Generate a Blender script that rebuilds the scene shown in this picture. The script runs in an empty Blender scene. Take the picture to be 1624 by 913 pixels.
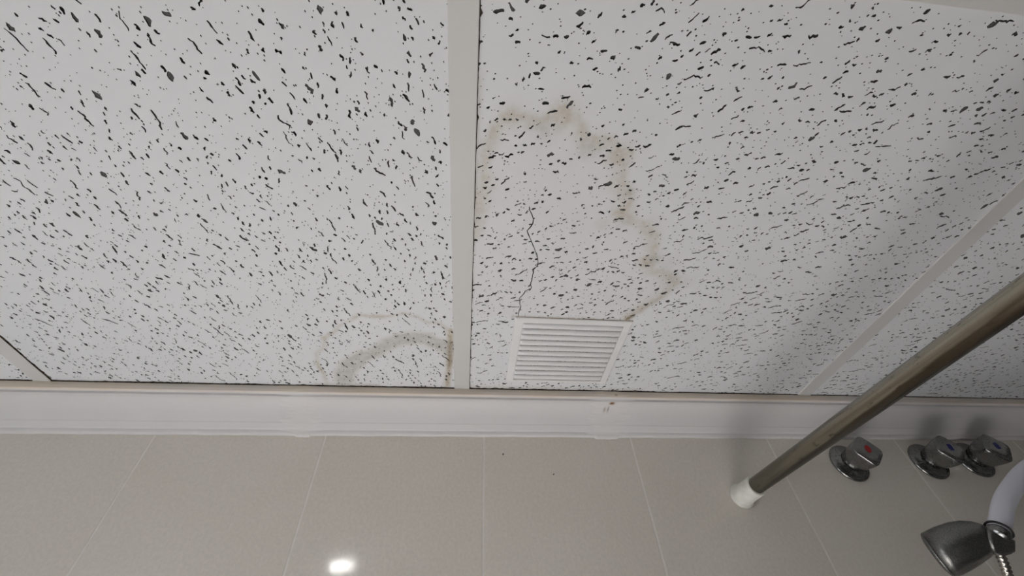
import bpy, bmesh, math, random
from mathutils import Vector, Matrix
from mathutils.geometry import delaunay_2d_cdt

SC = bpy.context.scene
COL = SC.collection
R = random.Random(7)
HZ = 2.40                                   # ceiling height; back wall face is y = 0, room is y < 0

# ------------------------------------------------------------------ camera
cam_d = bpy.data.cameras.new('camera')
cam = bpy.data.objects.new('camera', cam_d)
COL.objects.link(cam)
cam_d.sensor_width = 36.0
cam_d.lens = 645.72 / 1624 * 36.0
cam_d.clip_start = 0.01
YAW, PITCH, ROLL = 0.1467, 0.8127, -0.0633
_d = Vector((math.sin(YAW) * math.cos(PITCH), math.cos(YAW) * math.cos(PITCH), math.sin(PITCH)))
_r = Vector((math.cos(YAW), -math.sin(YAW), 0))
_u = _r.cross(_d)
_r2 = _r * math.cos(ROLL) + _u * math.sin(ROLL)
_u2 = _u * math.cos(ROLL) - _r * math.sin(ROLL)
M = Matrix((_r2, _u2, -_d)).transposed().to_4x4()
M.translation = Vector((0.0136, -0.6388, HZ - 0.3681))
cam.matrix_world = M
SC.camera = cam

# ------------------------------------------------------------------ world, lamp, exposure
w = bpy.data.worlds.new('world')
SC.world = w
w.use_nodes = True
w.node_tree.nodes['Background'].inputs[0].default_value = (0.9, 0.95, 1, 1)
w.node_tree.nodes['Background'].inputs[1].default_value = 0.02
vs = SC.view_settings
vs.view_transform = 'Standard'
vs.look = 'None'
vs.exposure = 0.0
vs.gamma = 1.0
vs.use_curve_mapping = False
LAMP_XY = (-0.356, -0.931)
LAMP_W = 332.0
LAMP_CONE = 36
LAMP_AIM = (-0.04, -0.22, 1.34)
FILL_L = 3.9

# ------------------------------------------------------------------ helpers
def link(name, mesh, mats=(), parent=None, smooth=False):
    for m in mats:
        mesh.materials.append(m)
    if smooth:
        for p in mesh.polygons:
            p.use_smooth = True
    o = bpy.data.objects.new(name, mesh)
    COL.objects.link(o)
    if parent:
        o.parent = parent
    return o

def from_bm(name, bm, mats=(), parent=None, smooth=False):
    bmesh.ops.recalc_face_normals(bm, faces=bm.faces[:])
    me = bpy.data.meshes.new(name)
    bm.to_mesh(me)
    bm.free()
    return link(name, me, mats, parent, smooth)

def empty(name, loc=(0, 0, 0)):
    o = bpy.data.objects.new(name, None)
    o.empty_display_size = 0.05
    o.location = loc
    COL.objects.link(o)
    return o

def tag(o, label=None, cat=None, group=None, kind=None):
    for k, v in (('label', label), ('category', cat), ('group', group), ('kind', kind)):
        if v:
            o[k] = v
    return o

def box_bm(x0, x1, y0, y1, z0, z1, bevel=0.0, seg=1):
    bm = bmesh.new()
    bmesh.ops.create_cube(bm, size=1.0)
    for v in bm.verts:
        v.co = Vector(((x0 + x1) / 2 + v.co.x * (x1 - x0), (y0 + y1) / 2 + v.co.y * (y1 - y0), (z0 + z1) / 2 + v.co.z * (z1 - z0)))
    if bevel:
        bmesh.ops.bevel(bm, geom=bm.edges[:], offset=bevel, segments=seg, affect='EDGES', profile=0.5)
    return bm

def loft(bm, rings, cap0=True, cap1=True, closed=True):
    vr = [[bm.verts.new(p) for p in ring] for ring in rings]
    n = len(vr[0])
    for a, b in zip(vr[:-1], vr[1:]):
        for i in range(n if closed else n - 1):
            j = (i + 1) % n
            bm.faces.new((a[i], a[j], b[j], b[i]))
    if cap0:
        bm.faces.new(vr[0][::-1])
    if cap1:
        bm.faces.new(vr[-1])
    return vr

def lathe_bm(profile, axis, origin, seg=32, up=None, cap0=True, cap1=True):
    """profile: (radius, distance along axis)"""
    axis = Vector(axis).normalized()
    t = Vector((0, 0, 1)) if abs(axis.z) < 0.9 else Vector((1, 0, 0))
    e1 = axis.cross(t).normalized()
    e2 = axis.cross(e1)
    O = Vector(origin)
    bm = bmesh.new()
    loft(bm, [[O + axis * h + (e1 * math.cos(2 * math.pi * k / seg) + e2 * math.sin(2 * math.pi * k / seg)) * r for k in range(seg)] for r, h in profile], cap0, cap1)
    return bm

def catmull(pts, sub):
    P = [Vector(p) for p in pts]
    P = [P[0] * 2 - P[1]] + P + [P[-1] * 2 - P[-2]]
    out = []
    for i in range(1, len(P) - 2):
        for s in range(sub):
            t = s / sub
            a, b, c, d = P[i - 1:i + 3]
            out.append(0.5 * ((2 * b) + (c - a) * t + (2 * a - 5 * b + 4 * c - d) * t * t + (3 * b - 3 * c + d - a) * t ** 3))
    out.append(P[-2])
    return out

def tube_bm(path, radius, seg=20):
    bm = bmesh.new()
    rings = []
    ref = None
    for i, p in enumerate(path):
        t = (path[min(i + 1, len(path) - 1)] - path[max(i - 1, 0)]).normalized()
        if ref is None:
            ref = t.cross(Vector((0, 1, 0.3))).normalized()
        ref = (ref - t * ref.dot(t)).normalized()
        b = t.cross(ref)
        r = radius(i) if callable(radius) else radius
        rings.append([p + (ref * math.cos(2 * math.pi * k / seg) + b * math.sin(2 * math.pi * k / seg)) * r for k in range(seg)])
    loft(bm, rings)
    return bm

def resample(path, step):
    out = [path[0]]
    acc = 0.0
    for a, b in zip(path[:-1], path[1:]):
        L = (b - a).length
        t = step - acc
        while t <= L:
            out.append(a.lerp(b, t / L))
            t += step
        acc = (acc + L) % step
    return out

# ------------------------------------------------------------------ materials
class NT:
    def __init__(self, name):
        self.m = bpy.data.materials.new(name)
        self.m.use_nodes = True
        self.t = self.m.node_tree
        self.b = self.t.nodes['Principled BSDF']
    def n(self, typ, **kw):
        nd = self.t.nodes.new(typ)
        for k, v in kw.items():
            setattr(nd, k, v)
        return nd
    def l(self, a, b):
        self.t.links.new(a, b)
    def noise(self, scale, detail=3, rough=0.5, stretch=None, coord='Object'):
        tc = self.n('ShaderNodeTexCoord')
        src = tc.outputs[coord]
        if stretch:
            mp = self.n('ShaderNodeMapping')
            mp.inputs['Scale'].default_value = stretch
            self.l(src, mp.inputs[0])
            src = mp.outputs[0]
        nz = self.n('ShaderNodeTexNoise')
        nz.inputs['Scale'].default_value = scale
        nz.inputs['Detail'].default_value = detail
        nz.inputs['Roughness'].default_value = rough
        self.l(src, nz.inputs['Vector'])
        return nz.outputs['Fac']
    def ramp(self, fac, p0, p1, c0=(0, 0, 0, 1), c1=(1, 1, 1, 1)):
        r = self.n('ShaderNodeValToRGB')
        r.color_ramp.elements[0].position = p0
        r.color_ramp.elements[1].position = p1
        r.color_ramp.elements[0].color = c0
        r.color_ramp.elements[1].color = c1
        self.l(fac, r.inputs[0])
        return r.outputs[0]
    def math(self, op, a, b, clamp=False):
        nd = self.n('ShaderNodeMath', operation=op, use_clamp=clamp)
        for i, v in enumerate((a, b)):
            if isinstance(v, (int, float)):
                nd.inputs[i].default_value = v
            else:
                self.l(v, nd.inputs[i])
        return nd.outputs[0]
    def mix(self, fac, a, b):
        nd = self.n('ShaderNodeMix', data_type='RGBA')
        for sock, v in ((nd.inputs[0], fac), (nd.inputs[6], a), (nd.inputs[7], b)):
            if isinstance(v, (int, float)):
                sock.default_value = v
            elif isinstance(v, tuple):
                sock.default_value = v if len(v) == 4 else (*v, 1)
            else:
                self.l(v, sock)
        return nd.outputs[2]
    def base(self, v):
        if isinstance(v, tuple):
            self.b.inputs['Base Color'].default_value = (*v, 1)
        else:
            self.l(v, self.b.inputs['Base Color'])
    def set(self, **kw):
        for k, v in kw.items():
            s = self.b.inputs[k.replace('_', ' ')]
            if isinstance(v, (int, float, tuple)):
                s.default_value = v
            else:
                self.l(v, s)
    def bump(self, h, strength, dist):
        bp = self.n('ShaderNodeBump')
        bp.inputs['Strength'].default_value = strength
        bp.inputs['Distance'].default_value = dist
        self.l(h, bp.inputs['Height'])
        self.l(bp.outputs[0], self.b.inputs['Normal'])

def stained(name, base, tan, grey, rust, rough=0.9, freq=110):
    """paint with stains and painted groove shade: R tan, G grey damp and shade, B brown in the mesh attribute 'stain', edges broken by noise"""
    a = NT(name)
    at = a.n('ShaderNodeAttribute', attribute_name='stain_shade')
    sp = a.n('ShaderNodeSeparateColor')
    a.l(at.outputs['Color'], sp.inputs[0])
    nz = a.noise(freq, 5, 0.65)
    nz2 = a.noise(freq * 3.1, 4, 0.6)
    col = a.mix(a.ramp(a.noise(14, 3), 0.3, 0.75), base, tuple(c * 0.97 for c in base))
    wob = a.math('MULTIPLY', a.math('SUBTRACT', a.math('ADD', a.math('MULTIPLY', nz, 0.7), a.math('MULTIPLY', nz2, 0.3)), 0.5), 2.5)
    for ch, c in ((0, tan), (1, grey), (2, rust)):
        v = sp.outputs[ch]
        f = a.math('MULTIPLY', v, a.math('ADD', wob, 1.0), True)
        f = a.math('POWER', f, 1.15, True)
        col = a.mix(f, col, c)
    a.base(col)
    a.set(Roughness=rough, Specular_IOR_Level=0.2)
    a.bump(a.noise(900, 2), 0.25, 0.0004)
    return a.m

PAINT = (0.76, 0.768, 0.785)
M_tile_face = stained('ceiling_tile_paint', PAINT, (0.50, 0.435, 0.33), (0.43, 0.42, 0.38), (0.20, 0.14, 0.07))
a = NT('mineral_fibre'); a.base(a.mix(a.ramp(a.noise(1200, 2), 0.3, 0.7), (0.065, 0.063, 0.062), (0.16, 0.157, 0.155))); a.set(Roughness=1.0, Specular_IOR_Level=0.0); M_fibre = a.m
a = NT('grid_paint'); a.base(a.mix(a.ramp(a.noise(9, 3), 0.3, 0.7), (0.615, 0.605, 0.59), (0.65, 0.64, 0.625))); a.set(Roughness=0.5, Specular_IOR_Level=0.3); M_grid = a.m
a = NT('blackish_brown'); a.base(a.mix(a.ramp(a.noise(160, 3), 0.35, 0.65), (0.02, 0.016, 0.014), (0.11, 0.085, 0.07))); a.set(Roughness=1.0, Specular_IOR_Level=0.0); M_blackish = a.m
M_cornice = stained('cornice_paint', (0.755, 0.735, 0.73), (0.82, 0.70, 0.57), (0.60, 0.58, 0.57), (0.25, 0.12, 0.045), rough=0.6, freq=260)
M_filler = stained('filler_plaster', (0.77, 0.75, 0.74), (0.82, 0.70, 0.57), (0.60, 0.58, 0.57), (0.22, 0.11, 0.045), rough=0.8, freq=420)

a = NT('glazed_wall_tile')
oi = a.n('ShaderNodeObjectInfo')
g1 = a.mix(a.ramp(a.noise(5, 4), 0.3, 0.7), (0.78, 0.715, 0.63), (0.83, 0.775, 0.70))
g2 = a.mix(a.ramp(a.noise(220, 3, 0.7), 0.35, 0.65), (0.93, 0.93, 0.93), (1.03, 1.03, 1.03))
mm = a.n('ShaderNodeMix', data_type='RGBA', blend_type='MULTIPLY')
mm.inputs[0].default_value = 1.0
a.l(g1, mm.inputs[6]); a.l(g2, mm.inputs[7])
m3 = a.mix(a.math('MULTIPLY', oi.outputs['Random'], 0.35), mm.outputs[2], (0.77, 0.725, 0.655))
a.base(m3)
a.set(Roughness=0.09, Specular_IOR_Level=0.5)
a.bump(a.noise(26, 2), 0.06, 0.002)
M_wtile = a.m
a = NT('pale_grout'); a.base(a.mix(a.ramp(a.noise(60, 4), 0.3, 0.7), (0.82, 0.76, 0.70), (0.89, 0.84, 0.79))); a.set(Roughness=0.35); M_grout = a.m

a = NT('white_plastic'); a.base(a.mix(a.ramp(a.noise(40, 4), 0.3, 0.7), (0.79, 0.78, 0.775), (0.83, 0.82, 0.815))); a.set(Roughness=0.4); M_plastic = a.m
a = NT('grey_gauze'); a.base(a.mix(a.ramp(a.noise(700, 3), 0.35, 0.65), (0.24, 0.235, 0.23), (0.58, 0.57, 0.56))); a.set(Roughness=0.9); M_gauze = a.m
a = NT('yellowed_plastic'); a.base(a.mix(a.ramp(a.noise(70, 4), 0.35, 0.7), (0.66, 0.65, 0.58), (0.78, 0.78, 0.72))); a.set(Roughness=0.45); M_cap = a.m
a = NT('white_pipe'); a.base((0.88, 0.88, 0.96)); a.set(Roughness=0.3); M_pipe = a.m
a = NT('black_rubber'); a.base((0.015, 0.015, 0.015)); a.set(Roughness=0.6); M_rubber = a.m
a = NT('scaled_chrome')
sp_ = a.ramp(a.noise(1100, 4, 0.75), 0.38, 0.66)
a.base(a.mix(sp_, (0.20, 0.20, 0.195), (0.33, 0.33, 0.325)))
a.set(Metallic=a.ramp(a.noise(900, 3, 0.7), 0.40, 0.72, (1, 1, 1, 1), (0.8, 0.8, 0.8, 1)), Roughness=a.ramp(a.noise(500, 3), 0.3, 0.7, (0.18, 0.18, 0.18, 1), (0.30, 0.30, 0.30, 1)))
M_chrome = a.m
a = NT('dull_chrome'); a.base(a.mix(a.ramp(a.noise(900, 4, 0.75), 0.35, 0.68), (0.12, 0.12, 0.115), (0.34, 0.34, 0.33))); a.set(Metallic=0.95, Roughness=a.ramp(a.noise(260, 4), 0.3, 0.7, (0.28, 0.28, 0.28, 1), (0.48, 0.48, 0.48, 1))); M_dull = a.m
a = NT('hose_chrome'); a.base((0.62, 0.58, 0.53)); a.set(Metallic=1.0, Roughness=0.25); M_hose = a.m
a = NT('tarnished_steel')
st = a.noise(1.0, 3, 0.6, (500, 500, 5))
c1 = a.mix(a.ramp(st, 0.3, 0.7), (0.30, 0.27, 0.215), (0.42, 0.385, 0.315))
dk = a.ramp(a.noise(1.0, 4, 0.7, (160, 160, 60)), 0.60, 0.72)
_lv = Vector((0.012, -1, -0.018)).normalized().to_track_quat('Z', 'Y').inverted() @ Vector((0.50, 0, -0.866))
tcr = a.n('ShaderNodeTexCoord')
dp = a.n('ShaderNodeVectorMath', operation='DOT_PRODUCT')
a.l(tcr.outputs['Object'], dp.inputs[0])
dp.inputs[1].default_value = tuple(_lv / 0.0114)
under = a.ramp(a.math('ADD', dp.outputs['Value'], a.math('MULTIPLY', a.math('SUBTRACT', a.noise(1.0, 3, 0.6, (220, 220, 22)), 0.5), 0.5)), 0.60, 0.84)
c1 = a.mix(a.math('MULTIPLY', under, 0.85), c1, (0.075, 0.058, 0.04))     # darker brown band along the lower right side
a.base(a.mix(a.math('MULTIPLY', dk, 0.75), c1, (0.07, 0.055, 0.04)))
a.set(Metallic=1.0, Roughness=a.ramp(st, 0.3, 0.7, (0.20, 0.20, 0.20, 1), (0.27, 0.27, 0.27, 1)))
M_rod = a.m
a = NT('red_enamel'); a.base((0.36, 0.012, 0.010)); a.set(Roughness=0.35); M_red = a.m
a = NT('blue_enamel'); a.base((0.008, 0.012, 0.13)); a.set(Roughness=0.35); M_blue = a.m
a = NT('lamp_lens'); a.base((0.9, 0.9, 0.9)); a.set(Emission_Color=(1, 0.98, 0.95, 1), Emission_Strength=60.0); M_lens = a.m
a = NT('glowing_fill_pane'); a.base((0.8, 0.82, 0.85)); a.set(Roughness=0.4, Emission_Color=(0.94, 0.97, 1.0, 1), Emission_Strength=FILL_L); M_pane = a.m  # pane glows as an added fill light
a = NT('painted_wall'); a.base(a.mix(a.ramp(a.noise(3, 3), 0.3, 0.7), (0.12, 0.115, 0.11), (0.14, 0.135, 0.13))); a.set(Roughness=0.6); M_wall = a.m
a = NT('floor_tile')
br = a.n('ShaderNodeTexBrick'); br.offset = 0
tc = a.n('ShaderNodeTexCoord'); a.l(tc.outputs['Object'], br.inputs['Vector'])
br.inputs['Scale'].default_value = 1.0; br.inputs['Brick Width'].default_value = 0.3; br.inputs['Row Height'].default_value = 0.3; br.inputs['Mortar Size'].default_value = 0.004
br.inputs['Color1'].default_value = (0.25, 0.24, 0.24, 1); br.inputs['Color2'].default_value = (0.23, 0.225, 0.225, 1); br.inputs['Mortar'].default_value = (0.5, 0.49, 0.49, 1)
a.base(br.outputs[0]); a.set(Roughness=0.5); M_floor = a.m

# ------------------------------------------------------------------ room shell
X0, X1, Y0 = -1.5, 1.15, -1.9
TOP = HZ + 0.16
def slab(name, *b, mat):
    return tag(from_bm(name, box_bm(*b), [mat]), kind='structure')
wall_back = slab('wall_back', X0 - 0.1, X1 + 0.1, 0.0003, 0.1, -0.1, TOP, mat=M_grout)
wall_left = slab('wall_left', X0 - 0.1, X0, Y0, 0.0, 0.0, TOP, mat=M_wall)
wall_right = slab('wall_right', X1, X1 + 0.1, Y0, 0.0, 0.0, TOP, mat=M_wall)
wall_front = slab('wall_front', X0 - 0.1, X1 + 0.1, Y0 - 0.1, Y0, 0.0, TOP, mat=M_wall)
floor = slab('floor', X0 - 0.1, X1 + 0.1, Y0 - 0.1, 0.0, -0.1, 0.0, mat=M_floor)
ceiling = slab('ceiling', X0 - 0.1, X1 + 0.1, Y0 - 0.1, 0.1, TOP, TOP + 0.08, mat=M_fibre)

# added window, unseen in the left wall: its glowing pane brightens the left side
win = tag(empty('fill_window', (0, 0, 0)), kind='structure')
WY0, WY1, WZ0, WZ1 = -1.05, -0.25, 1.15, 1.88
for nm, b in (('frame_rail', (X0, X0 + 0.03, WY0 - 0.05, WY1 + 0.05, WZ0 - 0.05, WZ0)), ('frame_rail', (X0, X0 + 0.03, WY0 - 0.05, WY1 + 0.05, WZ1, WZ1 + 0.05)), ('frame_stile', (X0, X0 + 0.03, WY0 - 0.05, WY0, WZ0, WZ1)), ('frame_stile', (X0, X0 + 0.03, WY1, WY1 + 0.05, WZ0, WZ1))):
    from_bm(nm, box_bm(*b, 0.003), [M_plastic], win)
from_bm('pane', box_bm(X0 + 0.0002, X0 + 0.008, WY0, WY1, WZ0, WZ1), [M_pane], win)

# wall tiles: 250 mm wide, vertical joints measured from the photo
G0, P, JW = -0.4546, 0.25, 0.0026
xs = [G0 + P * k for k in range(-5, 8)]
zs = [0.0, 0.44, 0.84, 1.24, 1.64, 2.04, HZ]
cache = {}
for k in range(len(xs) - 1):
    x0, x1 = max(xs[k], X0) + JW / 2, min(xs[k + 1], X1) - JW / 2
    if x1 - x0 < 0.02:
        continue
    for z0, z1 in zip(zs[:-1], zs[1:]):
        a0, a1 = z0 + JW / 2, z1 - JW / 2
        key = (round(x1 - x0, 4), round(a1 - a0, 4))
        if key not in cache:
            bm = box_bm(-key[0] / 2, key[0] / 2, 0, 0.02, -key[1] / 2, key[1] / 2)
            ed = [e for e in bm.edges if all(v.co.y < 0.001 for v in e.verts)]
            bmesh.ops.bevel(bm, geom=ed, offset=0.0005, segments=2, affect='EDGES', profile=0.5)
            bmesh.ops.recalc_face_normals(bm, faces=bm.faces[:])
            me = bpy.data.meshes.new('wall_tile'); bm.to_mesh(me); bm.free()
            me.materials.append(M_wtile)
            cache[key] = me
        o = bpy.data.objects.new('wall_tile', cache[key])
        COL.objects.link(o)
        o.parent = wall_back
        o.location = ((x0 + x1) / 2, R.uniform(-0.0001, 0.00015), (a0 + a1) / 2)
for x, z, r in ((0.0767, HZ - 0.0763, 0.0015), (0.1551, HZ - 0.1082, 0.0012)):
    bm = bmesh.new()
    bmesh.ops.create_icosphere(bm, subdivisions=2, radius=1.0)
    for v in bm.verts:
        v.co = Vector((x, -0.0003, z)) + Vector((v.co.x * r * 0.8 + v.co.z * r * 0.3, v.co.y * r * 0.5, v.co.z * r))
    from_bm('dirt_speck', bm, [M_rubber], wall_back, True)

# ------------------------------------------------------------------ cornice
PROF = [(-0.069, -0.0014), (-0.0693, -0.006), (-0.069, -0.0112), (-0.0682, -0.0118), (-0.0636, -0.0120), (-0.063, -0.0126), (-0.063, -0.0158), (-0.0624, -0.0163), (-0.0575, -0.0163)]
for i in range(1, 12):                       # concave cove
    t = i / 12
    px_, pz_ = -0.0575 + (0.0395) * t, -0.0163 - 0.0175 * t
    bl = math.sin(math.pi * t) * 0.0052
    PROF.append((px_ + bl * 0.4, pz_ + bl * 0.91))
PROF += [(-0.018, -0.0338), (-0.0172, -0.0350), (-0.0108, -0.0406), (-0.0098, -0.0411), (-0.0088, -0.0413), (-0.0080, -0.0420), (-0.0072, -0.0445), (-0.0062, -0.0464), (-0.0045, -0.0472), (0.0, -0.0473)]
def wave(x, s=0.0):
    return math.sin(x * 71 + s) * 0.5 + math.sin(x * 173 + 2.1 * s) * 0.3 + math.sin(x * 397 + 0.7 * s) * 0.2
def cornice_section(name, x0, x1, parent, ph):
    bm = bmesh.new()
    lay = bm.verts.layers.float_color.new('stain_shade')
    n = max(2, int((x1 - x0) / 0.006))
    prev = None
    for i in range(n + 1):
        x = x0 + (x1 - x0) * i / n
        ring = []
        for j, (y, z) in enumerate(PROF):
            k = 1.0 if j > len(PROF) - 5 else 0.15
            v = bm.verts.new((x, y, HZ + z + k * 0.0005 * wave(x, ph)))
            lip = 1.0 if j <= 3 else (0.25 if j == 4 else 0.0)
            v[lay] = (0.95 * lip * (0.75 + 0.4 * wave(x * 0.12, ph)), 0.10 + 0.25 * (j in (7, 8)), 0, 1)  # extra grey along the step groove paints its shadow line into the colour
            ring.append(v)
        ring.append(bm.verts.new((x, 0.0, HZ - 0.0014)))
        if prev:
            for j in range(len(ring)):
                jn = (j + 1) % len(ring)
                bm.faces.new((prev[j], prev[jn], ring[jn], ring[j]))
        else:
            bm.faces.new(ring)
        prev = ring
    bm.faces.new(prev[::-1])
    return from_bm(name, bm, [M_cornice], parent)
trim = tag(empty('trim_1', (0, 0, 0)), kind='structure')
JA, JB = -0.2440, 0.2520
cornice_section('cornice_section', X0, JA - 0.0003, trim, 0.3)
cornice_section('cornice_section', JA + 0.0003, JB - 0.0003, trim, 1.9)
cornice_section('cornice_section', JB + 0.0003, X1, trim, 4.2)
# open joint between cornice and ceiling tiles: dark strip of uneven width along it
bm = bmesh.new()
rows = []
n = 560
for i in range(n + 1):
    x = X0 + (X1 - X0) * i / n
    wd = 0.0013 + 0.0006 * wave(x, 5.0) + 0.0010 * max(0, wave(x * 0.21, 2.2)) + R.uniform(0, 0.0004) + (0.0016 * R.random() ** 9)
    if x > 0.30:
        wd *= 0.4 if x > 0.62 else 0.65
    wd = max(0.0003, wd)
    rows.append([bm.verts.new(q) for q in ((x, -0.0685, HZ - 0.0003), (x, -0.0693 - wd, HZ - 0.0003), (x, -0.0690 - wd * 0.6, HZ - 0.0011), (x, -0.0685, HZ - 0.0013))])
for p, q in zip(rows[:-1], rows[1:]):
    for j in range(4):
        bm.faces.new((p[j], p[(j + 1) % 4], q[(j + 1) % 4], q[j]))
from_bm('joint_strip', bm, [M_blackish], trim)

def smooth_prof(k):
    pts = [Vector((y, z)) for y, z in PROF]
    path = []
    for a, b in zip(pts[:-1], pts[1:]):
        m = max(1, int((b - a).length / 0.0008))
        path += [a.lerp(b, s / m) for s in range(m)]
    path.append(pts[-1])
    for _ in range(k):
        path = [path[0]] + [(path[i - 1] + path[i] * 2 + path[i + 1]) / 4 for i in range(1, len(path) - 1)] + [path[-1]]
    return path
def filler(x0, x1, stains, ph, foot):
    path = smooth_prof(10)
    bm = bmesh.new()
    lay = bm.verts.layers.float_color.new('stain_shade')
    n = int((x1 - x0) / 0.001)
    prev = None
    L = len(path)
    for i in range(n + 1):
        x = x0 + (x1 - x0) * i / n
        ring = []
        for j, p in enumerate(path):
            a, b = path[max(0, j - 1)], path[min(L - 1, j + 1)]
            nrm = Vector(((b - a).y, -(b - a).x)).normalized()
            if nrm.x + nrm.y > 0:
                nrm = -nrm
            s = j / (L - 1)
            el = (x - x0) / 0.022 + 0.5 * wave(s * 0.25, ph)
            er = (x1 - x) / 0.022 + 0.5 * wave(s * 0.22, ph + 2)
            e = max(-0.4, min(1, el, er))
            off = 0.0009 * e - 0.0003 + 0.00012 * wave(x * 1.4 + s * 0.3, ph) * e
            q = p + nrm * off
            dz = 0
            if s > 0.93:
                dz = -0.0022 * max(0, min(1, (x - foot[0]) / 0.003, (foot[1] - x) / 0.003)) * (1 + 0.3 * wave(x * 2, ph))
            v = bm.verts.new((x, q.x, HZ + q.y + dz))
            c = [0.85 if s < 0.1 else 0.05, 0.05, 0.0]
            for sx, ss, rx, rs, ch, amt in stains:
                g = math.exp(-((x - sx) / rx) ** 2 - ((s - ss) / rs) ** 2)
                c[ch] = max(c[ch], amt * g)
            v[lay] = (*c, 1)
            ring.append(v)
        if prev:
            for j in range(L - 1):
                bm.faces.new((prev[j], prev[j + 1], ring[j + 1], ring[j]))
        prev = ring
    return from_bm('joint_filler', bm, [M_filler], trim, True)
filler(JA - 0.030, JA + 0.034, [(JA - 0.01, 0.22, 0.004, 0.01, 1, 0.5)], 1.0, (JA - 0.008, JA + 0.018))
filler(JB - 0.036, JB + 0.040, [(0.2545, 0.265, 0.0042, 0.036, 2, 1.5), (0.2530, 0.255, 0.005, 0.015, 2, 0.6), (0.2452, 0.44, 0.0024, 0.06, 2, 0.55), (0.2512, 0.43, 0.0013, 0.07, 1, 1.4), (0.2512, 0.43, 0.0012, 0.07, 2, 0.6), (0.2500, 0.36, 0.0008, 0.04, 1, 0.9), (0.2600, 0.07, 0.0025, 0.02, 2, 0.7), (0.2540, 0.03, 0.012, 0.05, 0, 1.0)], 3.3, (JB - 0.020, JB + 0.022))
# cornice on the right wall, same profile turned
bm = bmesh.new()
loft(bm, [[Vector((X1 + y, yy, HZ + z)) for y, z in PROF] + [Vector((X1, yy, HZ - 0.0014))] for yy in (-0.0695, Y0)])
t2 = tag(from_bm('trim_2', bm, [M_cornice]), kind='structure')

# ------------------------------------------------------------------ ceiling tiles with real pits
def blob_outline(cx, cy, ang, length, width, rr):
    n = max(3, int(length / 0.0017))
    pts = []
    a = ang
    x, y = 0.0, 0.0
    for i in range(n + 1):
        pts.append((x, y))
        a = ang + rr.gauss(0, 0.42)
        x += math.cos(a) * length / n
        y += math.sin(a) * length / n
    mx, my = sum(p[0] for p in pts) / len(pts), sum(p[1] for p in pts) / len(pts)
    pts = [(cx + p[0] - mx, cy + p[1] - my) for p in pts]
    left, right = [], []
    px_, py_ = -math.sin(ang), math.cos(ang)
    for i, p in enumerate(pts):
        t = i / n
        env = 0.72 + 0.28 * math.sin(math.pi * min(1, max(0, t)))
        hw = width / 2 * env * rr.uniform(0.45, 1.45)
        hv = width / 2 * env * rr.uniform(0.45, 1.45)
        left.append((p[0] + px_ * hw, p[1] + py_ * hw))
        right.append((p[0] - px_ * hv, p[1] - py_ * hv))
    ca, sa = math.cos(ang), math.sin(ang)
    e = width * rr.uniform(0.16, 0.42)
    tip0 = (pts[0][0] - ca * e, pts[0][1] - sa * e)
    tip1 = (pts[-1][0] + ca * e, pts[-1][1] + sa * e)
    return [tip0] + right + [tip1] + left[::-1]

def pits(wx, wy, ang, seed, dens=1.0):
    rr = random.Random(seed)
    out = []
    mg = 0.0025
    target = int(5100 * wx * wy * dens)
    cell = {}
    def ok(x, y, d):
        ix, iy = int(x / 0.008), int(y / 0.008)
        for i in range(ix - 1, ix + 2):
            for j in range(iy - 1, iy + 2):
                for (a, b, e) in cell.get((i, j), ()):
                    if (a - x) ** 2 + (b - y) ** 2 < ((d + e) / 2) ** 2:
                        return False
        cell.setdefault((ix, iy), []).append((x, y, d))
        return True
    made = 0
    tries = 0
    while made < target and tries < target * 6:
        tries += 1
        x, y = rr.uniform(0.006, wx - 0.006), rr.uniform(0.006, wy - 0.006)
        q = rr.random()
        an = ang + rr.gauss(0, 0.24)
        if q < 0.09:                       # a broken chain of small pits
            k = rr.randint(2, 5)
            st = rr.uniform(0.0060, 0.0092)
            items = [(x + math.cos(an) * st * i + rr.gauss(0, 0.0006), y + math.sin(an) * st * i + rr.gauss(0, 0.0006), rr.uniform(0.0018, 0.0048), rr.uniform(0.0014, 0.0025), rr.uniform(0.002, 0.004), an + rr.gauss(0, 0.3)) for i in range(k)]
        elif q < 0.66:
            items = [(x, y, rr.uniform(0.0014, 0.0048), rr.uniform(0.0015, 0.0031), rr.uniform(0.002, 0.0045), an)]
        elif q < 0.86:
            items = [(x, y, rr.uniform(0.005, 0.0090), rr.uniform(0.0013, 0.0025), rr.uniform(0.002, 0.0045), an)]
        elif q < 0.94:
            items = [(x, y, rr.uniform(0.0095, 0.018), rr.uniform(0.0012, 0.0020), rr.uniform(0.002, 0.004), an)]
        else:                              # wide shallow chip
            items = [(x, y, rr.uniform(0.003, 0.007), rr.uniform(0.0032, 0.0046), rr.uniform(0.0007, 0.0015), an)]
        for (cx, cy, ln, wd, dp, aa) in items:
            if not (0.004 < cx < wx - 0.004 and 0.004 < cy < wy - 0.004):
                continue
            if not ok(cx, cy, 0.0042 + 0.35 * ln):
                continue
            o = blob_outline(cx, cy, aa, ln, wd, rr)
            if all(mg < a < wx - mg and mg < b < wy - mg for a, b in o):
                out.append((o, dp))
                made += 1
    for _ in range(int(12500 * wx * wy * dens)):
        x, y = rr.uniform(0.004, wx - 0.004), rr.uniform(0.004, wy - 0.004)
        r = rr.uniform(0.00030, 0.00060)
        if rr.random() < 0.2:
            r *= 1.35
        st = rr.uniform(1.0, 1.8)
        ca, sa = math.cos(ang), math.sin(ang)
        o = []
        for k in range(6):
            t = 2 * math.pi * k / 6
            u, v = math.cos(t) * r * st, math.sin(t) * r
            o.append((x + u * ca - v * sa, y + u * sa + v * ca))
        out.append((o, rr.uniform(0.0008, 0.0016)))
    return out

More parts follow.
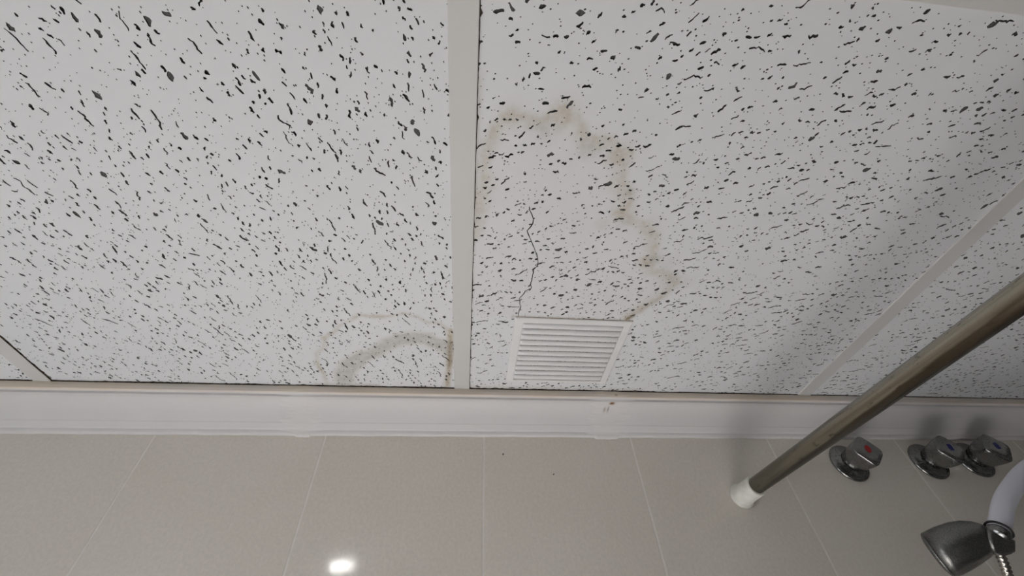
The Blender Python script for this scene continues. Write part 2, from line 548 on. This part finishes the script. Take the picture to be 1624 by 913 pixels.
def seg_dist(px_, py_, poly):
    best = 9
    for (ax, ay), (bx, by) in zip(poly[:-1], poly[1:]):
        dx, dy = bx - ax, by - ay
        t = max(0, min(1, ((px_ - ax) * dx + (py_ - ay) * dy) / (dx * dx + dy * dy + 1e-12)))
        d = math.hypot(px_ - ax - dx * t, py_ - ay - dy * t)
        best = min(best, d)
    return best

def inside(px_, py_, poly):
    c = False
    j = len(poly) - 1
    for i in range(len(poly)):
        if (poly[i][1] > py_) != (poly[j][1] > py_) and px_ < (poly[j][0] - poly[i][0]) * (py_ - poly[i][1]) / (poly[j][1] - poly[i][1]) + poly[i][0]:
            c = not c
        j = i
    return c

def tile_mesh(wx, wy, ang, seed, ox=0, oy=0, stain_shade=None, cracks=(), bbox=None):
    """a mineral fibre tile, underside at z=0; pits and cracks are recessed geometry; (ox, oy) is its corner in the room"""
    V = [Vector((0, 0)), Vector((wx, 0)), Vector((wx, wy)), Vector((0, wy))]
    F = []
    depth = []
    for o, dp in pits(wx, wy, ang, seed):
        b = len(V)
        V += [Vector(q) for q in o]
        F.append(list(range(b, b + len(o))))
        depth.append(dp)
    for line, wd in cracks:
        rr = random.Random(3)
        pts = []
        for (ax, ay), (bx, by) in zip(line[:-1], line[1:]):
            m = max(1, int(math.hypot(bx - ax, by - ay) / 0.004))
            pts += [(ax + (bx - ax) * s / m + rr.gauss(0, 0.0006), ay + (by - ay) * s / m + rr.gauss(0, 0.0003)) for s in range(m)]
        pts.append(line[-1])
        lf, rt = [], []
        for i, p in enumerate(pts):
            a, b = pts[max(0, i - 1)], pts[min(len(pts) - 1, i + 1)]
            L = math.hypot(b[0] - a[0], b[1] - a[1])
            nx, ny = -(b[1] - a[1]) / L, (b[0] - a[0]) / L
            h = wd / 2 * rr.uniform(0.6, 1.3)
            lf.append((p[0] - ox + nx * h, p[1] - oy + ny * h))
            rt.append((p[0] - ox - nx * h, p[1] - oy - ny * h))
        o = rt + lf[::-1]
        b = len(V)
        V += [Vector(q) for q in o]
        F.append(list(range(b, b + len(o))))
        depth.append(0.003)
    if bbox:
        rr = random.Random(5)
        x = bbox[0]
        while x < bbox[2]:
            y = bbox[1]
            while y < bbox[3]:
                V.append(Vector((x - ox + rr.uniform(-0.001, 0.001), y - oy + rr.uniform(-0.001, 0.001))))
                y += 0.0027
            x += 0.0027
        V = [v if i < 4 else Vector((min(max(v.x, 0.0003), wx - 0.0003), min(max(v.y, 0.0003), wy - 0.0003))) for i, v in enumerate(V)]
    vs2, es2, fs2, _, _, of2 = delaunay_2d_cdt(V, [], F, 0, 1e-7)
    verts = [(v.x, v.y, 0.0) for v in vs2]
    nb = len(verts)
    faces, mats = [], []
    up = {}
    edge_flat = set()
    pit_faces = []
    for f, og in zip(fs2, of2):
        if og:
            pit_faces.append((f, min(og)))
        else:
            faces.append(tuple(f[::-1])); mats.append(0)
            for i in range(3):
                edge_flat.add((f[i], f[(i + 1) % 3]))
    def lift(i, d):
        if i not in up:
            up[i] = len(verts)
            verts.append((vs2[i].x, vs2[i].y, d))
        return up[i]
    for f, k in pit_faces:
        d = depth[k] if k < len(depth) else 0.002
        g = [lift(i, d) for i in f]
        faces.append(tuple(g[::-1])); mats.append(1)
        for i in range(3):
            e = (f[(i + 1) % 3], f[i])
            if e in edge_flat:
                faces.append((f[i], f[(i + 1) % 3], g[(i + 1) % 3], g[i])); mats.append(1)
    b = len(verts)
    T = 0.015
    verts += [(0, 0, 0), (wx, 0, 0), (wx, wy, 0), (0, wy, 0), (0, 0, T), (wx, 0, T), (wx, wy, T), (0, wy, T)]
    for i in range(4):
        j = (i + 1) % 4
        faces.append((b + i, b + j, b + 4 + j, b + 4 + i)); mats.append(1)
    faces.append((b + 4, b + 5, b + 6, b + 7)); mats.append(1)
    me = bpy.data.meshes.new('ceiling_tile')
    me.from_pydata(verts, [], faces)
    me.polygons.foreach_set('material_index', mats)
    at = me.attributes.new('stain_shade', 'FLOAT_COLOR', 'POINT')
    buf = []
    for v in verts:
        if stain_shade and bbox:
            x, y = v[0] + ox, v[1] + oy
            if bbox[0] - 0.01 < x < bbox[2] + 0.01 and bbox[1] - 0.01 < y < bbox[3] + 0.01:
                buf += [*stain_shade(x, y), 1.0]
                continue
        buf += [0.0, 0.0, 0.0, 1.0]
    at.data.foreach_set('color', buf)
    me.materials.append(M_tile_face)
    me.materials.append(M_fibre)
    return me

# water stains (outlines in room metres)
RING = [(.0135, -.372), (.0150, -.4016), (.0171, -.4175), (.0192, -.4297), (.0201, -.4526), (.0207, -.4738), (.0281, -.4917), (.0356, -.5017), (.0433, -.5069), (.0578, -.5036), (.0702, -.4999), (.0801, -.5124), (.0913, -.5156), (.1025, -.5074), (.1164, -.4892), (.1312, -.4904), (.1507, -.4844), (.1611, -.48), (.1587, -.4663), (.161, -.4494), (.1769, -.4294), (.1756, -.4099), (.2031, -.3983), (.2199, -.3852), (.228, -.3552), (.2312, -.3349), (.2524, -.332), (.2724, -.3156), (.2639, -.2919), (.2405, -.266), (.2273, -.2498)]
RFILL = RING + [(.2273, -.2407), (.0125, -.2407)]
BLOB = [(.0433, -.5030, .011, .75), (.089, -.508, .014, .85), (.126, -.486, .010, .7), (.150, -.474, .014, .8), (.155, -.445, .012, .5), (.172, -.412, .013, .85), (.206, -.395, .012, .6), (.222, -.347, .013, .85), (.240, -.262, .006, .8), (.155, -.395, .010, .4), (.030, -.486, .008, .5)]
def stain_right(x, y):
    d = seg_dist(x, y, RING)
    wob = 0.5 + 0.5 * wave(x * 0.8 + y * 0.9, 1.0)
    ins = inside(x, y, RFILL)
    wdt = 0.0045 + 0.0045 * wob
    tan = 0.50 * math.exp(-(d / (wdt * (1.9 if ins else 0.75))) ** 2)
    if ins:
        tan = max(tan, 0.09)
    for bx, by, br_, am in BLOB:
        tan = max(tan, am * 0.82 * math.exp(-((x - bx) ** 2 + (y - by) ** 2) / br_ ** 2))
    grey = 0.0
    for bx, by, br_, am in ((.075, -.492, .012, .35), (.118, -.478, .010, .35), (.172, -.436, .008, .35), (.229, -.351, .007, .7), (.250, -.345, .012, .25), (.265, -.322, .014, .30), (.281, -.318, .012, .22), (.176, -.402, .012, .28)):
        grey = max(grey, am * math.exp(-((x - bx) ** 2 + (y - by) ** 2) / br_ ** 2))
    br2 = 0.6 * math.exp(-((x - .0135) / .0035) ** 2) * (1 if -.46 < y < -.30 else 0) * (0.5 + 0.5 * wob)
    tan = max(tan, br2, 0.3 * math.exp(-((x - .0135) / .003) ** 2) * (1 if -.55 < y < -.1 else 0))
    rust = 0.9 * math.exp(-(seg_dist(x, y, [(.2273, -.2452), (.2345, -.2520)]) / 0.0032) ** 2) + 0.22 * math.exp(-(seg_dist(x, y, [(.2345, -.2560), (.2600, -.288)]) / 0.004) ** 2)
    rust = max(rust, 0.5 * math.exp(-((y + .2425) / .0018) ** 2) * (1 if .07 < x < .236 else 0))
    tan = max(tan, 0.35 * math.exp(-((y + .074) / .004) ** 2))
    return min(1, tan), grey, min(1, rust)
OUT = [(-.2014, -.070), (-.2006, -.0987), (-.2047, -.1231), (-.2, -.1504), (-.1868, -.1658), (-.1828, -.1855), (-.1675, -.1982), (-.1586, -.2119), (-.1422, -.2224), (-.1301, -.2341), (-.1077, -.2322), (-.0887, -.2347), (-.0695, -.2405), (-.0532, -.2335), (-.043, -.2244), (-.0301, -.2251), (-.0194, -.2157), (-.0118, -.199)]
BAND = [(-.175, -.0700), (-.1688, -.1041), (-.1583, -.125), (-.1369, -.1437), (-.1194, -.1559), (-.1067, -.1676), (-.0965, -.179), (-.0824, -.1868), (-.0599, -.1914), (-.0444, -.1904), (-.0357, -.1819), (-.0176, -.1754), (-.0119, -.1626)]
VERT = [(-.0117, -.2093), (-.0118, -.1848), (-.0126, -.151), (-.0145, -.11), (-.0173, -.072)]
def stain_left(x, y):
    wob = 0.5 + 0.5 * wave(x * 0.9 - y * 0.8, 2.0)
    d1 = seg_dist(x, y, OUT)
    tan = (0.25 + 0.45 * wob) * math.exp(-(d1 / (0.0024 + 0.002 * wob)) ** 2)
    d2 = seg_dist(x, y, BAND)
    hw = 0.013 if x < -0.135 else (0.0095 if x < -0.09 else 0.0115)
    s = max(0.0, min(1.0, (hw - d2) / 0.0022))
    grey = 0.50 * s
    tan = max(tan, 0.35 * math.exp(-((d2 - hw) / 0.004) ** 2), 0.25 * s)
    d3 = seg_dist(x, y, VERT)
    tan = max(tan, 0.85 * math.exp(-(d3 / 0.0050) ** 2))
    rust = 0.55 * math.exp(-(d3 / 0.0042) ** 2) * (1 if -.19 < y < -.125 else 0.25)
    tan = max(tan, 0.45 * math.exp(-((y + .073) / .004) ** 2) * (1 if -.22 < x < -.12 else 0))
    return min(1, tan), min(1, grey), min(1, rust)
CRACK = [(.0709, -.4121), (.075, -.4026), (.0774, -.3911), (.072, -.381), (.0796, -.3682), (.0821, -.361), (.0888, -.3461), (.093, -.3344), (.0869, -.3258), (.088, -.3131), (.0879, -.2946), (.0819, -.2897), (.0758, -.2763), (.0781, -.262), (.0782, -.2405)]
CR2 = [(.0781, -.262), (.07, -.2601), (.0613, -.2611)]

A0, A1 = math.radians(-20), math.radians(70)
YC = [-0.0015, -0.617, -1.217, -1.817]      # joint lines across the room
def put_tile(me, x, y):
    o = bpy.data.objects.new('ceiling_tile', me)
    COL.objects.link(o)
    o.parent = ceiling
    o.location = (x, y, HZ)
    return o
WX = 0.596
t_main = tile_mesh(WX, 0.617, A0, 11, 0.002 + 0.004, -0.619, stain_right, ((CRACK, 0.0011), (CR2, 0.0009)), (0.006, -0.53, 0.30, -0.066))
put_tile(t_main, 0.006, -0.619)
t_left = tile_mesh(WX, 0.617, A1, 12, -0.596, -0.619, stain_left, (), (-0.225, -0.26, 0.0, -0.064))
put_tile(t_left, -0.596, -0.619)
t_right = tile_mesh(0.546, 0.617, A0, 13)
put_tile(t_right, 0.602, -0.619)
t_ll = tile_mesh(WX, 0.617, A0, 14)
put_tile(t_ll, -1.196, -0.619)
t_gen = tile_mesh(WX, 0.596, A1, 15)
t_gen2 = tile_mesh(0.546, 0.596, A0, 16)
t_strip = tile_mesh(0.296, 0.596, A0, 17)
t_end = tile_mesh(WX, 0.075, A0, 18)
t_end2 = tile_mesh(0.546, 0.075, A0, 19)
t_end3 = tile_mesh(0.296, 0.075, A0, 20)
put_tile(tile_mesh(0.296, 0.617, A1, 21), -1.498, -0.619)
for yy in (-1.215, -1.815):
    for x in (-1.196, -0.596, 0.004):
        put_tile(t_gen, x, yy)
    put_tile(t_gen2, 0.602, yy)
    put_tile(t_strip, -1.498, yy)
for x in (-1.196, -0.596, 0.004):
    put_tile(t_end, x, -1.895)
put_tile(t_end2, 0.602, -1.895)
put_tile(t_end3, -1.498, -1.895)

# grid runners (inverted tees): flange under the tiles, web between them
def runner(x0, y0, x1, y1, strip_l, strip_r):
    d = Vector((x1 - x0, y1 - y0, 0)); L = d.length; d.normalize()
    s = Vector((d.y, -d.x, 0))               # right-hand side along d
    hw = 0.0120
    bm = bmesh.new()
    sec = [(-hw, 0.0001), (-hw, -0.0009), (-hw + 0.0005, -0.0013), (hw - 0.0005, -0.0013), (hw, -0.0009), (hw, 0.0001), (0.001, -0.0002), (0.001, 0.03), (-0.001, 0.03), (-0.001, -0.0002)]
    O = Vector((x0, y0, HZ))
    n = max(2, int(L / 0.02))
    rings = []
    for i in range(n + 1):
        rings.append([O + d * (L * i / n) + s * a + Vector((0, 0, b)) for a, b in sec])
    loft(bm, rings)
    bm.faces.ensure_lookup_table()
    o = from_bm('grid_runner', bm, [M_grid], ceiling)
    # dark strip of uneven width in the joint beside the flange
    for sd, g in ((-1, strip_l), (1, strip_r)):
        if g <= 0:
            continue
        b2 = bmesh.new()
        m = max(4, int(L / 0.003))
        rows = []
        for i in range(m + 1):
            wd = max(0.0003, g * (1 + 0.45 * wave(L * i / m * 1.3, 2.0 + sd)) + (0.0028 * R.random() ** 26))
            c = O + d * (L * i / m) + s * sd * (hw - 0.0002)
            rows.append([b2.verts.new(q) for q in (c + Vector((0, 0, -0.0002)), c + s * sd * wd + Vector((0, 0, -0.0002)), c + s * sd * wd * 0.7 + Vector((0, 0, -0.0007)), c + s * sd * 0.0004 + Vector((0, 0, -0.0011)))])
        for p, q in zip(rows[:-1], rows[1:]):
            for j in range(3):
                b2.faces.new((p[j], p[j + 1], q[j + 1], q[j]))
        from_bm('joint_strip', b2, [M_blackish], ceiling)
    return o
YW = -0.0665
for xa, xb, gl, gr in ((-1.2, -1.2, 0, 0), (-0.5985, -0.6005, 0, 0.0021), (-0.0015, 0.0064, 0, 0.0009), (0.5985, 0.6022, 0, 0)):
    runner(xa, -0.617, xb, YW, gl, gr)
    runner(xa, -0.617 - 0.001, xa, -1.205, 0, 0)
    runner(xa, -1.206, xa, -1.895, 0, 0)
for y in (-0.6285, -1.217, -1.817):
    for x0, x1 in ((X0, -1.2125), (-1.1875, -0.6115), (-0.5865, -0.0135), (0.0105, 0.5865), (0.6115, X1)):
        runner(x0, y, x1, y, 0, 0)

# ------------------------------------------------------------------ louvred vent
vent = tag(empty('vent_grille', (0.156, -0.166, HZ)), 'square white plastic vent grille with eleven louvres set in the stained ceiling tile', 'vent')
vent.location = (0, 0, 0)
VX0, VX1, VY0, VY1 = 0.0745, 0.2375, -0.2420, -0.0925
IX0, IX1, IY0, IY1 = 0.0850, 0.2275, -0.2335, -0.0985
bm = bmesh.new()
def rect(x0, x1, y0, y1, z):
    return [Vector((x0, y0, HZ + z)), Vector((x1, y0, HZ + z)), Vector((x1, y1, HZ + z)), Vector((x0, y1, HZ + z))]
loft(bm, [rect(VX0, VX1, VY0, VY1, -0.0003), rect(VX0, VX1, VY0, VY1, -0.0013), rect(VX0 + .0012, VX1 - .0012, VY0 + .0012, VY1 - .0012, -0.0022), rect(IX0, IX1, IY0, IY1, -0.0026), rect(IX0 + .001, IX1 - .001, IY0 + .001, IY1 - .001, -0.0022), rect(IX0 + .001, IX1 - .001, IY0 + .001, IY1 - .001, -0.0008)], False, False)
from_bm('frame', bm, [M_plastic], vent)
bm = box_bm(IX0, IX1, IY0, IY1, HZ - 0.0012, HZ - 0.0008)
tag(from_bm('insect_mesh', bm, [M_gauze], vent), 'grey mesh behind the louvres')
a = NT('rust_stain'); a.base(a.mix(a.ramp(a.noise(200, 3), 0.35, 0.65), (0.12, 0.07, 0.035), (0.42, 0.30, 0.19))); a.set(Roughness=1.0); M_rust = a.m
bm = bmesh.new()
loft(bm, [[Vector((x, VY0 + 0.0002, HZ - 0.0001)), Vector((x, VY0 - 0.0003 - 0.0005 * abs(wave(x, 1.0)), HZ - 0.0001)), Vector((x, VY0 + 0.0002, HZ - 0.0008))] for x in [VX0 + (VX1 - VX0) * i / 80 for i in range(81)]])
tag(from_bm('rust_line', bm, [M_rust], vent), 'thin rusty line along one edge of the frame')
NS = 11
pt = (IY1 - IY0 - 0.003) / NS
for k in range(NS):
    y0 = IY0 + 0.0015 + pt * k
    prof = [(0.02, -0.0016), (0.06, -0.0032), (0.18, -0.0046), (0.36, -0.0052), (0.55, -0.0046), (0.72, -0.0033), (0.84, -0.0018)]
    xsn = [0.0, 0.0012, 0.0035, 0.0085]
    lx = [IX0 + 0.001 + q for q in xsn] + [IX1 - 0.001 - q for q in xsn[::-1]]
    sc = [0.0, 0.7, 0.89, 1.0, 1.0, 0.89, 0.7, 0.0]
    bm = bmesh.new()
    vr = []
    for x, s in zip(lx, sc):
        vr.append([bm.verts.new((x, y0 + pt * (t if 0 < s < 1 and False else (t + (0.99 - t) * max(0, t - 0.5) / 0.34 * (1 - s) if s < 0.9 else t)), HZ - 0.0014 + (z + 0.0014) * s)) for t, z in prof])
    for p, q in zip(vr[:-1], vr[1:]):
        for j in range(len(prof) - 1):
            bm.faces.new((p[j], p[j + 1], q[j + 1], q[j]))
    from_bm('louvre', bm, [M_plastic], vent, True)
bm = bmesh.new()                              # dust caught in the lower slits
rr = random.Random(9)
for _ in range(150):
    k = rr.choice([2, 3, 4, 5, 6, 7, 7, 8, 8, 9, 9])
    x = rr.uniform(IX0 + 0.008, IX1 - 0.01)
    y = IY0 + 0.0015 + pt * (k + 0.90) + rr.uniform(-0.0006, 0.0006)
    z = HZ - rr.uniform(0.0014, 0.0022)
    mt = bmesh.ops.create_icosphere(bm, subdivisions=1, radius=1.0)
    sx, sy = rr.uniform(0.0003, 0.0014), rr.uniform(0.00025, 0.0005)
    for v in mt['verts']:
        v.co = Vector((x + v.co.x * sx, y + v.co.y * sy, z + v.co.z * 0.0004))
tag(from_bm('dust_specks', bm, [M_blackish], vent), 'dark dust caught in the slits', kind='stuff')

# ------------------------------------------------------------------ curtain rod
rod = tag(empty('curtain_rod', (0.451, 0, HZ - 0.1432)), 'tarnished steel curtain rod with a white plastic end cap on the wall', 'curtain rod')
RD = Vector((0.012, -1, -0.018)).normalized()
RO = Vector((0.451, -0.0005, HZ - 0.1432))
LR = 1.897
def rod_obj(name, prof, mat, o0, dr, label=None, seg=40):
    bm = lathe_bm(prof, (0, 0, 1), (0, 0, 0), seg)
    o = from_bm(name, bm, [mat], rod, True)
    q = dr.to_track_quat('Z', 'Y')
    o.rotation_mode = 'QUATERNION'
    o.rotation_quaternion = q
    o.location = Vector(o0) - rod.location
    if label:
        o['label'] = label
    return o
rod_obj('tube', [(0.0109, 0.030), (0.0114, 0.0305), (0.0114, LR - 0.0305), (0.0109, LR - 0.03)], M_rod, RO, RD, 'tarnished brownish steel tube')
capp = [(0.0165, 0.0), (0.0178, 0.0008), (0.0180, 0.004), (0.0172, 0.0060), (0.0158, 0.0068), (0.0152, 0.009), (0.0146, 0.044), (0.0142, 0.0462), (0.0132, 0.0468), (0.0114, 0.0465)]
rod_obj('end_cap', capp, M_cap, RO, RD, 'white plastic end cap')
rod_obj('end_cap', capp, M_cap, RO + RD * LR, -RD)

# ------------------------------------------------------------------ taps
def tap(x, z, label, mat, shape, rot):
    t = tag(empty('wall_tap', (x, 0, z)), label, 'tap', 'three shower taps on the tiled wall')
    O = Vector((0, -0.0002, 0))
    AX = (0, -1, 0)
    fp = [(0.0295, 0.0), (0.0308, 0.0006), (0.0312, 0.0020), (0.0306, 0.0038), (0.0288, 0.0055), (0.0262, 0.0062), (0.0240, 0.0066), (0.0200, 0.0086), (0.0175, 0.0100), (0.0166, 0.0104), (0.0160, 0.0098), (0.0150, 0.0098)]
    from_bm('flange', lathe_bm(fp, AX, O, 48), [M_chrome], t, True)
    from_bm('spindle', lathe_bm([(0.0125, 0.009), (0.0125, 0.018)], AX, O, 24), [M_chrome], t, True)
    N = 48
    def sec(r_round, r_sq, mixv, h, tilt=0.0):
        ring = []
        for k in range(N):
            th = 2 * math.pi * k / N
            # rounded square (superellipse, n = 4) with its corners up, right, down, left
            c, s = math.cos(th - math.pi / 4), math.sin(th - math.pi / 4)
            sq = 1.0 / (abs(c) ** 5 + abs(s) ** 5) ** (1 / 5) * r_sq
            r = r_round * (1 - mixv) + sq * mixv
            ring.append(Vector((math.cos(th) * r, -h - tilt * math.sin(th) * r, math.sin(th) * r)))
        return ring
    bm = bmesh.new()
    loft(bm, [sec(.0150, .0130, 0, .0118), sec(.0172, .0150, 0.2, .0122), sec(.0185, .0160, 0.5, .0150), sec(.0188, .0180, 0.85, .0250), sec(.0190, .0196, 1, .0400), sec(.0190, .0200, 1, .0480), sec(.0186, .0196, 1, .0494), sec(.0176, .0186, 1, .0502), sec(.010, .0100, 1, .0509), sec(.004, .004, 1, .0511)])
    h = from_bm('handle', bm, [M_chrome], t, True)
    h.rotation_euler = (0, rot, 0)
    bm = bmesh.new()
    ring0, ring1 = [], []
    for k in range(24):
        th = 2 * math.pi * k / 24
        c, s = math.cos(th), math.sin(th)
        if shape == 'oval':
            u, v = c * 0.0046, s * 0.0064
        else:
            q = 1 / (abs(c) ** 6 + abs(s) ** 6) ** (1 / 6)
            u, v = c * q * 0.0036, s * q * 0.0055
        a_ = math.radians(-8)
        U, W = u * math.cos(a_) - v * math.sin(a_), u * math.sin(a_) + v * math.cos(a_)
        ring0.append(Vector((U, -0.0500, W + 0.002))); ring1.append(Vector((U, -0.0517, W + 0.002)))
    loft(bm, [ring0, ring1])
    i = from_bm('indicator', bm, [mat], h)
    i['label'] = 'red hot marker' if mat is M_red else 'blue cold marker'
    return t
tap(0.673, HZ - 0.0914, 'chrome wall tap with a red marker, nearest the rod end', M_red, 'oval', math.radians(4))
tap(0.8290, HZ - 0.0880, 'chrome wall tap with a blue marker, middle one of the three', M_blue, 'bar', math.radians(0))
tap(0.9220, HZ - 0.0850, 'chrome wall tap with a blue marker, furthest from the rod', M_blue, 'bar', math.radians(-6))

# ------------------------------------------------------------------ shower arm, head, hose
sh = tag(empty('shower', (0.672, -0.14, HZ - 0.236)), 'scaled chrome shower head on a curved white pipe arm beside the taps', 'shower')
def rel(o):
    o.data.transform(Matrix.Translation(-sh.location))
    return o
Z = lambda p: Vector((p[0], p[1], HZ + p[2]))
arm_pts = catmull([Z(p) for p in ((.6660, -.1400, -.2410), (.6841, -.14, -.227), (.7166, -.14, -.2022), (.7574, -.14, -.1794), (.7986, -.14, -.1605), (.8600, -.14, -.1400), (.95, -.14, -.1270), (1.06, -.14, -.1240), (1.1495, -.14, -.1240))], 8)
rel(from_bm('arm', tube_bm(arm_pts, 0.0105, 28), [M_pipe], sh, True))['label'] = 'curved white plastic arm'
rel(from_bm('wall_flange', lathe_bm([(0.030, 0.0), (0.030, 0.003), (0.022, 0.010), (0.0115, 0.012)], (-1, 0, 0), Z((1.1498, -.14, -.1240)), 32), [M_chrome], sh, True))
SEC = [([0.6061, -0.1044, -0.2276], [0.6279, -0.0911, -0.2689]), ([0.6168, -0.1144, -0.2238], [0.6347, -0.0964, -0.2681]), ([0.6294, -0.1248, -0.2214], [0.6426, -0.1038, -0.2653]), ([0.6396, -0.1319, -0.2214], [0.6497, -0.1108, -0.2624]), ([0.6493, -0.1371, -0.2236], [0.6559, -0.1172, -0.2593]), ([0.6554, -0.1393, -0.2266], [0.6599, -0.1214, -0.2573]), ([0.6594, -0.1403, -0.2292], [0.6623, -0.1243, -0.2554])]
SEC2 = [([0.6590, -0.1400, -0.2300], [0.6615, -0.1243, -0.2554]), ([0.6648, -0.1415, -0.2329], [0.6647, -0.1246, -0.2574]), ([0.6719, -0.1428, -0.2383], [0.6704, -0.1278, -0.2585]), ([0.6781, -0.1435, -0.2434], [0.6757, -0.1321, -0.2576]), ([0.6809, -0.143, -0.247], [0.6792, -0.1357, -0.256])]
VW = Vector((0.80, 0.585, 0.14)).normalized()
def oval_ring(a, b, n=40, dome=Vector((0, 0, 0)), sc=1.0):
    a, b = Z(a), Z(b)
    c, e = (a + b) / 2, (a - b) / 2
    wv = (VW - e.normalized() * VW.dot(e.normalized())).normalized() * e.length
    return [c + dome + (e * math.cos(2 * math.pi * k / n) + wv * math.sin(2 * math.pi * k / n)) * sc for k in range(n)]
bm = bmesh.new()
loft(bm, [oval_ring(*s) for s in SEC], True, True)
rel(from_bm('head', bm, [M_dull], sh, True))['label'] = 'scaled chrome bell shaped head'
c0 = (Z(SEC[0][0]) + Z(SEC[0][1])) / 2
c1 = (Z(SEC[1][0]) + Z(SEC[1][1])) / 2
ax = (Z(SEC[0][0]) - Z(SEC[0][1])).cross(VW).normalized()
if ax.dot(c0 - c1) < 0:
    ax = -ax
bm = bmesh.new()
loft(bm, [oval_ring(*SEC[0], dome=ax * h, sc=s) for h, s in ((-0.0006, 1.0), (0.0012, 1.0), (0.0030, 0.93), (0.0046, 0.75), (0.0054, 0.45), (0.0057, 0.15))], True, True)
rel(from_bm('spray_face', bm, [M_dull], sh, True))
bm = bmesh.new()
loft(bm, [oval_ring(*s) for s in SEC2], True, True)
rel(from_bm('swivel_joint', bm, [M_dull], sh, True))
td = (arm_pts[6] - arm_pts[2]).normalized()
rel(from_bm('seal', lathe_bm([(0.0100, -0.0012), (0.0124, -0.0009), (0.0127, 0.0), (0.0124, 0.0009), (0.0100, 0.0012)], td, arm_pts[4] + td * 0.001, 32), [M_rubber], sh, True))['label'] = 'thin black sealing ring'
rel(from_bm('collar', lathe_bm([(0.0100, -0.0120), (0.0108, -0.010), (0.0110, -0.003), (0.0100, 0.0)], td, arm_pts[4], 32), [M_chrome], sh, True))

hose_pts = resample(catmull([Z(p) for p in ((.6655, -.1290, -.2545), (.6662, -.1235, -.2660), (.6690, -.1130, -.2850), (.675, -.100, -.33), (.690, -.085, -.42), (.705, -.085, -.60), (.715, -.090, -.80), (.72, -.088, -1.0), (.72, -.065, -1.16), (.72, -.030, -1.20), (.72, -.0005, -1.20))], 24), 0.0011)
hs = tag(from_bm('shower_hose', tube_bm(hose_pts, lambda i: (0.0040, 0.0050, 0.0052, 0.0046)[i % 4], 16), [M_hose], None, True), 'ribbed metal shower hose hanging down from the chrome head', 'hose')

# ------------------------------------------------------------------ ceiling downlight (behind the camera, seen only as its reflection)
dl = tag(empty('downlight', (*LAMP_XY, HZ)), 'round white ceiling downlight seen only as a bright reflection in the wall tile', 'light')
dl.location = (0, 0, 0)
LX, LY = LAMP_XY
from_bm('trim_ring', lathe_bm([(0.050, 0.0), (0.052, 0.003), (0.050, 0.007), (0.0385, 0.010), (0.0375, 0.006), (0.0375, 0.0)], (0, 0, -1), (LX, LY, HZ - 0.0002), 48, cap0=False, cap1=False), [M_plastic], dl, True)
from_bm('lens', lathe_bm([(0.033, 0.004), (0.033, 0.009), (0.030, 0.0125), (0.023, 0.0155), (0.012, 0.0175), (0.004, 0.018)], (0, 0, -1), (LX, LY, HZ - 0.0002), 48), [M_lens], dl)
ld = bpy.data.lights.new('downlight_beam', 'SPOT')
ld.energy = LAMP_W
ld.spot_size = math.radians(LAMP_CONE)
ld.spot_blend = 0.5
ld.shadow_soft_size = 0.03
ld.color = (1.0, 0.99, 0.985)
lo = bpy.data.objects.new('downlight_beam', ld)
COL.objects.link(lo)
lo.parent = dl
lo.location = (LX, LY, HZ - 0.045)
lo.rotation_mode = 'QUATERNION'
lo.rotation_quaternion = (Vector(LAMP_AIM) - Vector(lo.location)).to_track_quat('-Z', 'Y')

# ------------------------------------------------------------------ added white cupboard, unseen below the frame: its top throws the lamp's light up to the ceiling
cu = tag(empty('bounce_cupboard', (0, 0, 0)), 'added unseen white two door cupboard that bounces lamp light upward', 'cupboard')
from_bm('carcass', box_bm(-0.52, 0.42, -0.60, -0.001, 0.002, 1.3195, 0.002), [M_plastic], cu)
from_bm('top_panel', box_bm(-0.525, 0.425, -0.62, -0.001, 1.32, 1.34, 0.002), [M_plastic], cu)
for x0, hx in ((-0.515, -0.083), (-0.045, -0.033)):
    dr = from_bm('door', box_bm(x0, x0 + 0.463, -0.618, -0.6002, 0.08, 1.31, 0.003), [M_plastic], cu)
    from_bm('handle', box_bm(hx, hx + 0.012, -0.636, -0.6182, 0.80, 0.92, 0.002), [M_chrome], dr)
